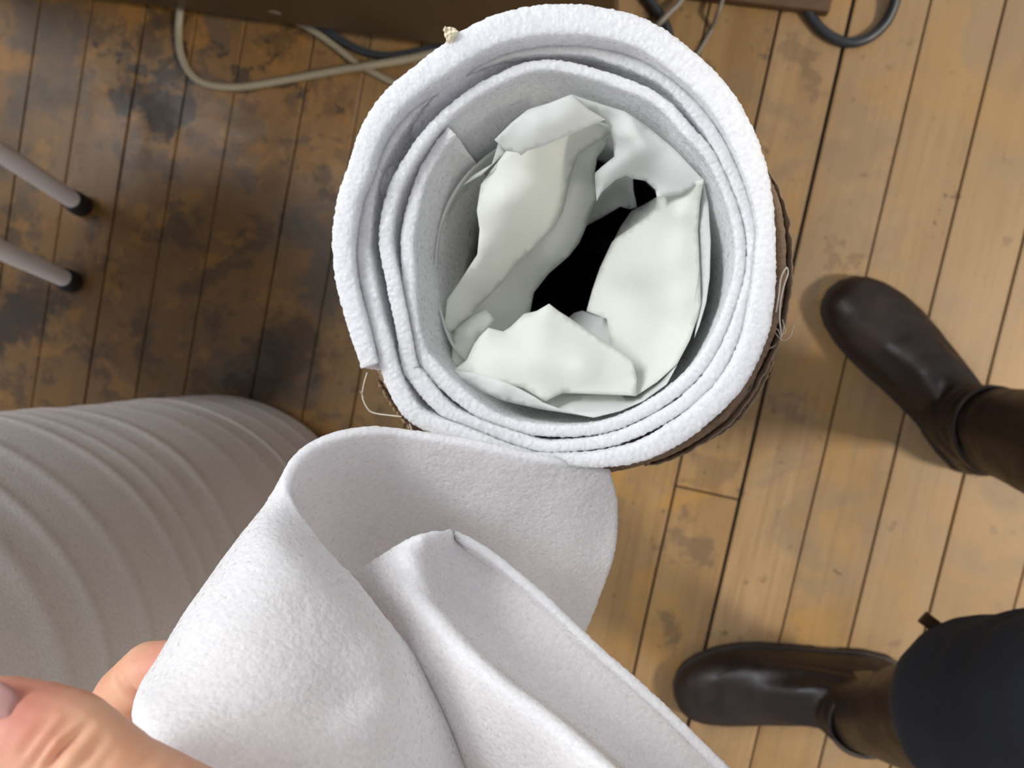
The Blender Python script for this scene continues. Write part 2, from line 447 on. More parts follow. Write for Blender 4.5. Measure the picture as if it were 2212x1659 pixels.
cable('cable', [(1375, -40, 0), (1395, -8, 0), (1415, 18, 0), (1430, 40, 0), (1441, 62, 0), (1446, 95, 0), (1430, 130, 0)],
      0.0060, M_cable_k, 'short black cable beside the rim of the foam-lined tube')
cable('cable', [(1490, -30, .012), (1468, 5, .012), (1445, 28, .013), (1422, 52, .012), (1395, 78, 0), (1370, 100, 0)],
      0.0040, M_cable_g, 'grey cable crossing a black one beside the rim of the foam-lined tube')
cable('cable', [(1566, -40, .02), (1560, 0, .019), (1552, 25, .018), (1538, 62, 0), (1522, 90, 0), (1500, 130, 0), (1480, 180, 0)],
      0.0026, M_cable_g, 'thin grey cable running over the brown wooden strip')

# ------------------------------------------------------------------ stool with two white legs
def stool():
    f1, f2 = U(180, 447, 0.0), U(158, 610, 0.0)
    root = empty('stool', (f1 + f2) / 2, 'white metal stool whose tube legs end in black rubber feet', 'stool')
    tops = []
    for f, q in ((f1, U(-70, 283, 0.26)), (f2, U(-70, 508, 0.26))):
        d = (q - f).normalized()
        top = f + d * (0.46 / d.z)
        lg = tube('leg', [f + d * 0.012, f.lerp(top, .5), top], 0.0115, M_white, root, 30, 20)
        bm = bmesh.new()
        prof = [(0.0, 0.0135), (0.003, 0.0152), (0.012, 0.0155), (0.024, 0.0148), (0.031, 0.0138), (0.032, 0.0118)]
        ax = d.cross(Vector((0, 1, 0))).normalized(); ay = d.cross(ax)
        loft(bm, [[f + d * (h / d.z) + (ax * math.cos(g) + ay * math.sin(g)) * r_ + Vector((0, 0, 0.004 if h < .002 else 0.002)) for g in [2*math.pi*k/24 for k in range(24)]] for h, r_ in prof])
        fin('rubber_foot', bm, M_rubber, lg)
        tops.append(top)
    c = (tops[0] + tops[1]) / 2
    for s in (-1, 1):
        b = c + Vector((-0.26, 0.045 * s, 0)); fo = Vector((b.x - 0.05, b.y - 0.05, 0))
        lg = tube('leg', [fo + Vector((0, 0, .01)), fo.lerp(b, .5), b], 0.0115, M_white, root, 20, 16)
    bm = bmesh.new()
    loft(bm, [[c + Vector((-0.13 + 0.18 * math.cos(g) * k, 0.15 * math.sin(g) * k, h)) for g in [2*math.pi*i/48 for i in range(48)]] for h, k in ((0, .9), (0.004, 1), (0.026, 1), (0.03, .96))])
    fin('seat', bm, M_white, root)
    tube('stretcher', [tops[0].lerp(f1, .42), tops[1].lerp(f2, .42)], 0.007, M_white, root, 12, 12)
stool()

# ------------------------------------------------------------------ tall roll of foam standing at the left
def big_roll():
    c = U(505, 1150, 0.0); Rr = 0.192; h = 1.0
    root = empty('foam_roll', c, 'tall grey-white roll of packing foam standing on the floor behind the hand', 'foam roll')
    na, nz = 220, 420
    rg = random.Random(11)
    ridges = []
    z = 0.01
    while z < h:
        ridges.append((z, rg.uniform(0.3, 1.0), rg.uniform(0.004, 0.011))); z += rg.uniform(0.03, 0.075)
    vs, fs = [], []
    for i in range(nz + 1):
        z0 = h * i / nz
        for j in range(na):
            g = 2 * math.pi * j / na
            zz = z0 + 0.010 * math.sin(g + 0.6) + 0.004 * noise.noise(Vector((math.cos(g) * 1.5, math.sin(g) * 1.5, z0 * 3)))
            d = sum(a * math.exp(-((zz - zc) / wd) ** 2) for zc, a, wd in ridges if abs(zz - zc) < 0.05)
            r_ = Rr + 0.0017 * d + 0.004 * noise.noise(Vector((math.cos(g) * 2, math.sin(g) * 2, z0 * 4))) + 0.002 * math.sin(g * 3 + 1)
            if z0 < 0.03: r_ -= 0.02 * (1 - z0 / 0.03) ** 2
            if z0 > h - 0.02: r_ -= 0.012 * ((z0 - h + 0.02) / 0.02) ** 2
            vs.append(c + Vector((r_ * math.cos(g), r_ * math.sin(g), z0 + 0.001)))
    for i in range(nz):
        for j in range(na):
            fs.append((i*na+j, i*na+(j+1) % na, (i+1)*na+(j+1) % na, (i+1)*na+j))
    fs.append(tuple(range(na))[::-1])
    # open top: rings of the wound sheet down to a hollow core
    prev = nz * na; rad = Rr - 0.012; k = 0
    while rad > 0.05:
        base = len(vs); zt = h - (0.004 if k % 2 else 0.0)
        for j in range(na):
            g = 2 * math.pi * j / na; vs.append(c + Vector((rad * math.cos(g), rad * math.sin(g), zt)))
        for j in range(na): fs.append((prev+j, prev+(j+1) % na, base+(j+1) % na, base+j))
        prev = base; rad -= 0.0035; k += 1
    base = len(vs)
    for j in range(na):
        g = 2 * math.pi * j / na; vs.append(c + Vector((0.048 * math.cos(g), 0.048 * math.sin(g), h - 0.3)))
    for j in range(na): fs.append((prev+j, prev+(j+1) % na, base+(j+1) % na, base+j))
    fs.append(tuple(base + j for j in range(na)))
    m = foam_mat('roll_foam', 0.0016, (0.74, 0.70, 0.67), 0.25, 0.4); m.node_tree.nodes['Principled BSDF'].inputs['Subsurface Weight'].default_value = 0
    link('wound_foam', mesh('wound_foam', vs, fs), m, root)
    root.rotation_euler = (-0.04, 0, 0); root.location.z = 0.0078
big_roll()

# ------------------------------------------------------------------ cardboard tube with its foam lining
CX, CY = 1200.0, 505.0
def pol(a, r, z, c=(CX, CY)):
    g = math.radians(a)
    return U(c[0] + r * math.sin(g), c[1] - r * math.cos(g), z)
ZR = 0.80
tube_c = U(1230, 560, 0.775); TB = Vector((tube_c.x, tube_c.y, 0))
def tab(table, a):
    A = [t_[0] for t_ in table]; B = [t_[1] for t_ in table]
    return float(np.interp(a, A, B))
card_t = [(0, 476), (45, 470), (60, 466), (75, 471), (90, 468), (105, 471), (120, 474), (135, 484), (150, 478), (165, 470), (180, 466), (200, 474), (225, 491), (235, 484), (250, 478), (270, 474), (315, 472), (360, 476)]
ctube = empty('cardboard_tube', TB, 'brown cardboard tube standing upright with frayed rim around thick white foam', 'cardboard tube')
def card_wall():
    n = 720; vs, fs = [], []
    zr = 0.775
    rows = [(0, 0.0), (0, 0.004), (0, 0.02), (0, 0.1), (0, 0.4), (0, 0.774)]
    inn = [(1, 0.0006), (1, 0.01), (1, 0.1), (1, 0.774)]
    prof = [(0, d) for _, d in rows][::-1] + [(1, d) for _, d in inn]
    for (k, d) in prof:
        for i in range(n):
            a = 360 * i / n
            p = pol(a, tab(card_t, a), zr, (1230, 560))
            v = p - tube_c; L = v.length
            fr = noise.noise(Vector((i * 0.11, 0, 2))) * 0.0012 + noise.noise(Vector((i * 0.6, 3, 0))) * 0.0010
            L2 = L - (0.0026 if k else 0.0) + (0.0006 * noise.noise(Vector((i * 0.3, d * 300, 1))) if d < .03 else 0)
            vs.append(tube_c + v * (L2 / L) + Vector((0, 0, -d + (fr if d < 0.003 else 0))))
    m = len(prof)
    for q in range(m - 1):
        for i in range(n): fs.append((q*n+i, q*n+(i+1) % n, (q+1)*n+(i+1) % n, (q+1)*n+i))
    for i in range(n): fs.append(((m-1)*n+i, (m-1)*n+(i+1) % n, (i+1) % n, i))
    return link('tube_wall', mesh('tube_wall', vs, fs), M_card, ctube)
cw = card_wall()
# a torn paper ply peeling off the outside
def ply(name, a0, a1, dr, z0, z1, m, seed):
    n = 90; vs, fs = [], []
    for i in range(n + 1):
        a = a0 + (a1 - a0) * i / n; e = math.sin(math.pi * i / n) ** 0.4
        for k, (zz, ex) in enumerate(((z0, 0), (z0 - .006, .2), (z1, 0.0))):
            p = pol(a, tab(card_t, a), 0.775, (1230, 560)); v = p - tube_c; L = v.length
            rr_ = L + 0.0006 + dr * e * (1 - 0.35 * k) + 0.0007 * noise.noise(Vector((i * .4, k, seed)))
            q = tube_c + v * (rr_ / L); q.z = zz + (0.002 * noise.noise(Vector((i * .35, 5, seed))) + .0015 * noise.noise(Vector((i * 1.7, 5, seed))) if k == 0 else 0)
            vs.append(q)
    for i in range(n):
        for k in range(2): fs.append((i*3+k, (i+1)*3+k, (i+1)*3+k+1, i*3+k+1))
    o = link(name, mesh(name, vs, fs), m, ctube)
    md = o.modifiers.new('s', 'SOLIDIFY'); md.thickness = 0.0005; md.offset = 1; bake(o)
    return o
ply('torn_ply', 66, 160, 0.0022, 0.772, 0.60, plain('torn_kraft', (0.34, 0.25, 0.175), 0.95, 0.4, 500, 0.6), 1)
ply('torn_ply', 108, 146, 0.0052, 0.764, 0.62, plain('torn_kraft_pale', (0.40, 0.30, 0.20), 0.9, 0.4, 500, 0.5), 2)
ply('torn_ply', 205, 238, 0.0010, 0.776, 0.60, plain('torn_kraft_tan', (0.36, 0.24, 0.14), 0.95, 0.3, 500, 0.6), 3)
# loose threads
def thread(pts, r=0.00022):
    return tag(tube('loose_thread', [U(x, y, z) for x, y, z in pts], r, M_thread, ctube, 60, 6))
thread([(1672, 700, .772), (1682, 640, .778), (1687, 600, .78), (1699, 578, .78), (1702, 590, .778), (1694, 615, .778), (1686, 650, .776), (1684, 690, .775), (1687, 728, .772), (1672, 748, .770), (1645, 758, .768), (1630, 775, .766)], 0.00034)
thread([(1666, 708, .773), (1680, 712, .773), (1688, 728, .772), (1694, 700, .774)], 0.00018)
thread([(1672, 716, .773), (1690, 735, .772), (1706, 728, .774), (1716, 702, .776)], 0.00014)
thread([(1690, 690, .775), (1697, 715, .774), (1690, 722, .774)], 0.00016)
thread([(793, 805, .778), (786, 830, .776), (783, 858, .775), (796, 885, .775), (812, 893, .775), (840, 897, .776), (868, 900, .777)], 0.00028)
thread([(783, 850, .775), (778, 846, .777), (786, 858, .775)], 0.00016)
thread([(885, 915, .778), (890, 930, .778), (893, 938, .777)], 0.00022)
thread([(1560, 210, .779), (1592, 240, .778), (1618, 285, .777), (1640, 320, .776)], 0.0005)
# clear tape end
bm = bmesh.new()
tp = [U(1640, 785, .772), U(1622, 838, .771), U(1590, 880, .770), U(1548, 915, .770), U(1520, 926, .770)]
tq = [p + Vector((0.004, -0.005, -0.0)) * e for p, e in zip(tp, (.1, .45, .5, .75, .3))]
g1 = [bm.verts.new(p) for p in tp]; g2 = [bm.verts.new(p + Vector((0, 0, -.006))) for p in tq]
for i in range(4): bm.faces.new((g1[i], g1[i+1], g2[i+1], g2[i]))
o = fin('tape_end', bm, M_tape, ctube)
md = o.modifiers.new('s', 'SOLIDIFY'); md.thickness = 0.0004; bake(o)

VT = bpy.data.textures.new('foam_cells', 'VORONOI'); VT.noise_scale = 0.0017; VT.noise_intensity = 1.0
ct = bpy.data.textures.new('foam_lumps', 'CLOUDS'); ct.noise_scale = 0.012
def foam_cells(o, s=0.0007, l=0.0004):
    md = o.modifiers.new('d', 'DISPLACE'); md.texture = VT; md.texture_coords = 'GLOBAL'; md.strength = -s; md.mid_level = 0.35
    md = o.modifiers.new('e', 'DISPLACE'); md.texture = ct; md.texture_coords = 'GLOBAL'; md.strength = l; md.mid_level = 0.5
    return bake(o)
def foam_strip(name, path, th, n, parent):
    """path: (x, y, z) of the outer upper edge, wound inward; th in metres (number or end pair)"""
    C = crom(path, n)
    T = np.gradient(C[:, :2], axis=0); T /= np.linalg.norm(T, axis=1)[:, None]
    ctr = np.array([U(CX, CY, ZR).x, U(CX, CY, ZR).y])
    N = np.stack([-T[:, 1], T[:, 0]], 1)
    flip = np.sign(((ctr - C[:, :2]) * N).sum(1)); N *= flip[:, None]       # towards the axis
    prof = []
    for d in [0.16, 0.08, 0.045, 0.03, 0.02] + list(np.linspace(.014, .0017, 18)): prof.append((0.0, float(d)))
    for k in range(19):
        g = math.pi * k / 18; e = 0.5 - 0.5 * math.copysign(abs(math.cos(g)) ** 0.7, math.cos(g))
        prof.append((e, 0.0015 * (1 - math.sin(g) ** 0.7)))
    for d in list(np.linspace(.0017, .016, 24)) + [0.018, 0.02, 0.0225, 0.025, 0.029, 0.034, 0.04, 0.055, 0.08, 0.16]: prof.append((1.0, float(d)))
    m = len(prof); vs = []; tc = np.array([tube_c.x, tube_c.y])
    for i in range(n):
        dx, dy = C[i, 0] - ctr[0], C[i, 1] - ctr[1]
        t_ = th if not callable(th) else th(math.degrees(math.atan2(dx, dy)) % 360, i / (n - 1))
        for e, d in prof:
            xy = C[i, :2] + N[i] * t_ * e
            s = 1 - 0.085 * min(1, max(0, (d - 0.008) / 0.04))
            off_ = (tc - ctr) * min(1, max(0, (d - 0.006) / 0.03))
            xy = ctr + (xy - ctr) * s + off_ * 0.9
            vs.append((xy[0], xy[1], C[i, 2] - d))
    fs = []
    for i in range(n - 1):
        for k in range(m - 1): fs.append((i*m+k, (i+1)*m+k, (i+1)*m+k+1, i*m+k+1))
        fs.append((i*m+m-1, (i+1)*m+m-1, (i+1)*m, i*m))
    fs.append(tuple(range(m))); fs.append(tuple((n-1)*m + k for k in range(m))[::-1])
    me = mesh(name, vs, fs); b = bmesh.new(); b.from_mesh(me); bmesh.ops.recalc_face_normals(b, faces=b.faces); b.to_mesh(me); b.free()
    return foam_cells(link(name, me, M_foam, parent))
O_px = [(778, 797), (760, 744), (740, 680), (724, 619), (716, 561), (715, 508), (722, 448), (730, 407), (749, 358), (768, 293), (795, 239), (836, 187), (890, 141), (944, 100), (1012, 54), (1080, 24), (1161, 8), (1225, 5),
        (1300, 12), (1400, 40), (1490, 100), (1560, 165), (1612, 240), (1650, 330), (1672, 430), (1678, 540), (1675, 650), (1655, 745), (1610, 835), (1550, 900), (1480, 955), (1400, 995), (1320, 1010), (1230, 1010), (1150, 1000), (1060, 982)]
PXM = 0.30 / F                  # metres per photograph pixel at the rim
O_th = [(0, 64), (30, 60), (45, 60), (68, 54), (90, 37), (110, 54), (135, 50), (150, 50), (165, 40), (172, 33), (180, 26), (190, 15), (197, 9), (205, 8), (214, 24), (224, 30), (232, 36), (245, 46), (270, 47), (290, 50), (315, 54), (340, 62), (360, 64)]
L_th = [(0, 27), (45, 30), (90, 27), (135, 34), (180, 30), (225, 44), (240, 38), (270, 36), (300, 30), (330, 27), (360, 27)]
froll = empty('foam_lining', TB + Vector((0, 0, 0.6)), 'thick white foam sheet wound inside the cardboard tube, its cut end showing', 'foam lining')
foam_strip('outer_turn', [U(x, y, ZR) for x, y in O_px], lambda a, f: PXM * tab(O_th, a) * min(1, 1.02 - f * .0), 1500, froll)
L2 = [U(x, y, z) for x, y, z in ((1240, 1001, .790), (1160, 994, .792), (1095, 984, .794), (1045, 972, .796), (1000, 959, .796), (918, 932, .796), (874, 905, .796), (846, 866, .796), (824, 812, .796), (808, 745, .796), (790, 680, .795))]
L2 += [pol(a, r, z) for a, r, z in ((262, 437, .794), (270, 434, .793), (290, 430, .792), (315, 424, .791), (340, 418, .790), (360, 416, .790), (375, 418, .790), (394, 424, .791), (410, 420, .792), (428, 420, .793), (450, 442, .794), (470, 452, .794), (495, 476, .794), (520, 476, .794), (540, 474, .793),
        (551, 466, .792), (570, 468, .792), (585, 450, .792), (590, 438, .792), (600, 402, .792), (613, 384, .792), (630, 384, .791), (650, 374, .791), (675, 364, .791), (700, 371, .791), (720, 378, .791), (753, 377, .791), (772, 378, .791), (788, 393, .791), (810, 411, .791), (830, 424, .791), (855, 441, .791), (880, 445, .790), (900, 440, .790), (920, 437, .789),
        (945, 413, .789), (960, 378, .789), (975, 346, .788), (990, 336, .787), (1010, 328, .786), (1026, 328, .786), (1035, 329, .788))]
foam_strip('inner_turns', L2, lambda a, f: PXM * tab(L_th, a) * (1.0 if f < .40 else .92) * min(1, .45 + f * 14), 3300, froll)

# ------------------------------------------------------------------ tissue-wrapped roll inside
troll = empty('tissue_wrapped_roll', TB + Vector((0, 0, 0.3)), 'hollow black roll wrapped in crumpled white tissue paper inside the foam-lined tube', 'wrapped roll')
bm = bmesh.new()
cc = U(1257, 564, 0.71); rin = 0.0445
def ringp(r_, z, n=96): return [Vector((cc.x + r_ * math.cos(2*math.pi*i/n), cc.y + r_ * math.sin(2*math.pi*i/n), z)) for i in range(n)]
loft(bm, [ringp(rin, .705), ringp(rin, .25)]); bm.faces.ensure_lookup_table()
bmesh.ops.delete(bm, geom=[f for f in bm.faces if len(f.verts) > 10 and f.calc_center_median().z > .5], context='FACES_ONLY')
o = fin('core', bm, M_black, troll); tag(o, 'black hollow core')
md = o.modifiers.new('s', 'SOLIDIFY'); md.thickness = 0.001; bake(o)

def sheet(name, bnd, inner, m, step=11, crumple=0.0004, seed=0, th=0.00012, parent=troll, zs=1.0):
    """thin paper through a closed outline and inner points of (px, py, height)"""
    ctl = np.array(list(bnd) + list(inner), float); ctl[:, 2] = .770 + (ctl[:, 2] - .770) * zs
    s = 100.0; X = ctl[:, :2] / s; n = len(X)
    def k(d): return np.where(d > 1e-9, d * d * np.log(d + 1e-12), 0)
    D = np.linalg.norm(X[:, None] - X[None], axis=2)
    A = np.zeros((n + 3, n + 3)); A[:n, :n] = k(D) + np.eye(n) * 1e-3
    A[:n, n] = 1; A[:n, n+1:] = X; A[n, :n] = 1; A[n+1:, :n] = X.T
    cf = np.linalg.solve(A, np.concatenate([ctl[:, 2], [0, 0, 0]]))
    def height(q):
        q = np.asarray(q, float) / s
        d = np.linalg.norm(q[:, None] - X[None], axis=2)
        return k(d) @ cf[:n] + cf[n] + q @ cf[n+1:]
    B = np.array([b[:2] for b in bnd], float); dense = []
    for i in range(len(B)):
        p, q = B[i], B[(i+1) % len(B)]; kx = max(1, int(np.linalg.norm(q - p) / step))
        for j in range(kx): dense.append(p + (q - p) * j / kx)
    dense = np.array(dense)
    x0, y0 = dense.min(0); x1, y1 = dense.max(0); grid = []
    rg = random.Random(seed)
    def inside(x, y):
        c = False; j = len(B) - 1
        for i in range(len(B)):
            if (B[i, 1] > y) != (B[j, 1] > y) and x < (B[j, 0]-B[i, 0]) * (y-B[i, 1]) / (B[j, 1]-B[i, 1]) + B[i, 0]: c = not c
            j = i
        return c
    y = y0 + step / 2; row = 0
    while y < y1:
        x = x0 + (step / 2 if row % 2 else 0)
        while x < x1:
            if inside(x, y) and np.min(np.linalg.norm(dense - (x, y), axis=1)) > step * 0.6: grid.append((x + rg.uniform(-1, 1), y + rg.uniform(-1, 1)))
            x += step
        y += step * 0.87; row += 1
    P2 = np.concatenate([dense, np.array(grid).reshape(-1, 2)])
    nb = len(dense)
    r_ = delaunay_2d_cdt([Vector(p) for p in P2], [(i, (i+1) % nb) for i in range(nb)], [], 1, 1e-6)
    pts, faces = r_[0], r_[2]
    z = height([tuple(p) for p in pts])
    vs = []
    for p, zz in zip(pts, z):
        q = Vector((p[0] / 70, p[1] / 70, seed * 3.7))
        cr = (abs(noise.noise(q)) + 0.5 * abs(noise.noise(q * 2.3))) * 1.6 - 0.5
        vs.append(U(p[0], p[1], zz + crumple * cr))
    o = link(name, mesh(name, vs, [tuple(f) for f in faces]), m, parent)
    md = o.modifiers.new('s', 'SOLIDIFY'); md.thickness = th; md.offset = 0
    return bake(o)

# the wrap itself, standing round the roll
def wrap_wall():
    n = 240; tb_ = [(0, 305), (30, 300), (60, 288), (75, 276), (90, 272), (105, 276), (120, 288), (135, 294), (150, 300), (180, 312), (210, 312), (235, 318), (250, 306), (270, 296), (290, 296), (315, 292), (335, 292), (360, 305)]
    vs, fs = [], []
    zs = (0.0, .004, .012, .03, .06, .12, .3)
    for zi in zs:
        for i in range(n):
            a = 360 * i / n
            p = pol(a, tab(tb_, a), 0.766, (1236, 562)); c_ = U(1236, 562, .766)
            v = (p - c_) * (1 - 0.04 * min(1, zi / .05)); q = c_ + v
            q.z = .766 - zi + (0.003 * noise.noise(Vector((math.cos(math.radians(a)) * 2, math.sin(math.radians(a)) * 2, 4))) if zi < .02 else 0)
            vs.append(q)
    for k in range(len(zs) - 1):
        for i in range(n): fs.append((k*n+i, k*n+(i+1) % n, (k+1)*n+(i+1) % n, (k+1)*n+i))
    o = link('outer_wrap', mesh('outer_wrap', vs, fs), M_tissue2, troll)
    md = o.modifiers.new('s', 'SOLIDIFY'); md.thickness = .00015; md.offset = 0; bake(o)
wrap_wall()
# big fold on the far side of the hole, lower ply first
sheet('fold', [(1324, 292, .752), (1290, 340, .748), (1284, 376, .746), (1292, 420, .744), (1289, 433, .743), (1270, 481, .742), (1251, 525, .741), (1229, 553, .741), (1185, 591, .740), (1153, 632, .739), (1140, 700, .739),
      (1085, 780, .742), (1000, 790, .752), (985, 740, .754), (1000, 690, .752), (1060, 600, .748), (1120, 520, .747), (1180, 400, .749), (1240, 310, .752), (1310, 270, .756)],
      [(1110, 660, .744), (1180, 560, .745), (1230, 480, .748), (1255, 400, .750)], M_tissue, seed=1, zs=1.6)
sheet('fold', [(1096, 322, .772), (1039, 398, .770), (1030, 455, .770), (1036, 496, .769), (1031, 550, .768), (992, 610, .766), (966, 648, .766), (960, 702, .765), (957, 728, .765), (979, 715, .763), (1017, 686, .760), (1035, 660, .758), (1052, 645, .757),
      (1083, 613, .755), (1121, 566, .754), (1197, 493, .753), (1216, 458, .753), (1232, 383, .755), (1248, 335, .757), (1321, 284, .762), (1322, 262, .765), (1270, 262, .768), (1180, 290, .771)],
      [(1090, 430, .772), (1130, 400, .771), (1060, 540, .767), (1120, 480, .766), (1180, 400, .766), (1040, 610, .763)], M_tissue, seed=2, zs=1.6)
sheet('fold', [(979, 715, .758), (1017, 686, .757), (1050, 668, .754), (1068, 690, .756), (1040, 725, .760), (1022, 748, .762), (1006, 780, .764), (978, 802, .767), (976, 770, .765)],
      [(1000, 740, .763), (1012, 715, .764)], M_tissue, seed=3)
sheet('fold', [(957, 728, .752), (980, 716, .752), (985, 760, .754), (978, 800, .762), (966, 770, .758)], [], M_tissue2, seed=15)
# near-right fold
sheet('fold', [(1520, 387, .776), (1512, 440, .770), (1508, 496, .768), (1512, 580, .767), (1514, 655, .767), (1508, 683, .767), (1490, 735, .768), (1463, 786, .770), (1420, 825, .771), (1372, 856, .772), (1330, 850, .766), (1320, 760, .757), (1311, 689, .752), (1267, 672, .748),
      (1280, 625, .747), (1296, 579, .747), (1322, 523, .748), (1330, 515, .749), (1397, 468, .755), (1416, 449, .757), (1419, 424, .759), (1450, 405, .765)],
      [(1440, 560, .766), (1450, 660, .766), (1370, 640, .754), (1420, 750, .766), (1340, 580, .753), (1460, 460, .768), (1380, 700, .757)], M_tissue, seed=4, zs=1.6)
sheet('fold', [(1520, 387, .774), (1530, 440, .770), (1535, 520, .768), (1533, 600, .767), (1525, 655, .766), (1511, 702, .766), (1500, 730, .766), (1506, 690, .764), (1512, 640, .763), (1512, 560, .764), (1509, 480, .766)],
      [], M_tissue2, seed=5, crumple=0.0003)
# fold along the top right, torn round the opening
sheet('fold', [(1234, 204, .782), (1275, 218, .780), (1349, 240, .779), (1397, 272, .778), (1457, 322, .777), (1514, 383, .777), (1522, 388, .777), (1470, 420, .770), (1419, 427, .764), (1416, 410, .763), (1394, 390, .762), (1366, 386, .762), (1353, 379, .763), (1330, 388, .760),
      (1299, 416, .757), (1289, 436, .755), (1286, 400, .757), (1285, 374, .760), (1300, 360, .763), (1327, 338, .766), (1325, 310, .766), (1316, 272, .770), (1300, 255, .772), (1268, 236, .776)],
      [(1340, 290, .778), (1400, 330, .776), (1450, 370, .774), (1345, 345, .772), (1380, 362, .768), (1310, 385, .762)], M_tissue2, seed=6, crumple=0.0006)
sheet('flap', [(1068, 302, .784), (1105, 265, .784), (1140, 237, .784), (1185, 223, .784), (1234, 204, .785), (1272, 236, .781), (1308, 258, .776), (1273, 272, .777), (1216, 297, .778), (1166, 318, .779), (1140, 325, .779), (1126, 336, .778), (1118, 329, .779), (1092, 326, .780), (1078, 312, .782)],
      [(1160, 270, .785), (1220, 250, .784)], M_tissue2, seed=7, crumple=0.0004)
sheet('flap', [(1077, 307, .775), (1092, 328, .773), (1070, 350, .773), (1040, 378, .773), (998, 402, .772), (1020, 380, .772), (1063, 354, .774)], [], M_tissue2, seed=8, crumple=0.0002)
# near flap across the bottom of the opening
sheet('flap', [(1055, 708, .770), (1087, 716, .768), (1102, 707, .767), (1132, 678, .766), (1159, 672, .766), (1186, 656, .768), (1207, 672, .766), (1229, 686, .765), (1300, 733, .768), (1368, 779, .772), (1376, 820, .774), (1374, 855, .776), (1300, 852, .776), (1216, 849, .775), (1178, 867, .777),
      (1130, 838, .776), (1060, 822, .775), (979, 800, .775), (1008, 778, .772), (1023, 746, .770), (1036, 727, .770)],
      [(1180, 770, .777), (1110, 760, .775), (1260, 790, .778), (1160, 700, .770), (1060, 770, .774)], M_tissue, seed=9, crumple=0.0004)
sheet('flap', [(979, 800, .778), (1030, 806, .779), (1077, 819, .781), (1115, 836, .782), (1153, 856, .783), (1170, 868, .783), (1216, 886, .784), (1282, 902, .785), (1248, 896, .783), (1169, 884, .780), (1096, 868, .778), (1078, 862, .778), (1027, 840, .776), (1000, 822, .777)],
      [(1080, 845, .781)], M_tissue2, seed=10, crumple=0.0004)
sheet('flap', [(1178, 869, .766), (1216, 858, .766), (1290, 852, .766), (1372, 856, .768), (1425, 826, .770), (1463, 788, .771), (1440, 830, .774), (1390, 866, .776), (1340, 888, .778), (1282, 902, .780), (1216, 888, .774)],
      [(1320, 872, .773)], M_tissue2, seed=11, crumple=0.0002)
# pleats deep in the opening
sheet('pleat', [(1299, 416, .730), (1330, 388, .732), (1353, 375, .735), (1367, 380, .735), (1368, 410, .731), (1376, 448, .724), (1360, 452, .722), (1340, 446, .723), (1300, 470, .720), (1262, 490, .718), (1275, 455, .724)],
      [(1330, 425, .722)], M_tissue2, seed=12, zs=1.3, crumple=0.0005)
sheet('pleat', [(1326, 520, .738), (1340, 490, .735), (1365, 455, .735), (1395, 440, .738), (1421, 424, .744), (1418, 452, .746), (1397, 470, .745), (1350, 505, .741)], [], M_tissue2, seed=13, zs=1.6)
sheet('pleat', [(1226, 688, .735), (1240, 676, .735), (1258, 671, .737), (1290, 682, .740), (1315, 690, .744), (1370, 700, .748), (1370, 785, .757), (1290, 750, .742)], [(1310, 720, .744)], M_tissue2, seed=14, zs=1.6)

# cream tuft caught on the rim
bm = bmesh.new(); rg = random.Random(5)
for x, y, z, r_ in ((972, 84, .800, .0013), (968, 76, .8005, .0014), (976, 72, .801, .0016), (966, 68, .801, .0010), (981, 68, .8015, .0012), (971, 62, .802, .0008), (984, 76, .801, .0011), (961, 65, .8025, .0006), (988, 70, .801, .0007), (974, 90, .7995, .0010), (962, 60, .803, .0005)):
    ball(bm, U(x, y, z), (r_, r_ * rg.uniform(.6, 1.2), r_), 10)
o = fin('paper_scrap', bm, M_fluff, None, voxel=0.0003)
td = bpy.data.textures.new('tuft', 'CLOUDS'); td.noise_scale = 0.0012
md = o.modifiers.new('d', 'DISPLACE'); md.texture = td; md.texture_coords = 'GLOBAL'; md.strength = 0.0016; bake(o)
tag(o, 'tiny cream scrap of torn paper stuck to the upper rim of the white foam lining', 'paper scrap')

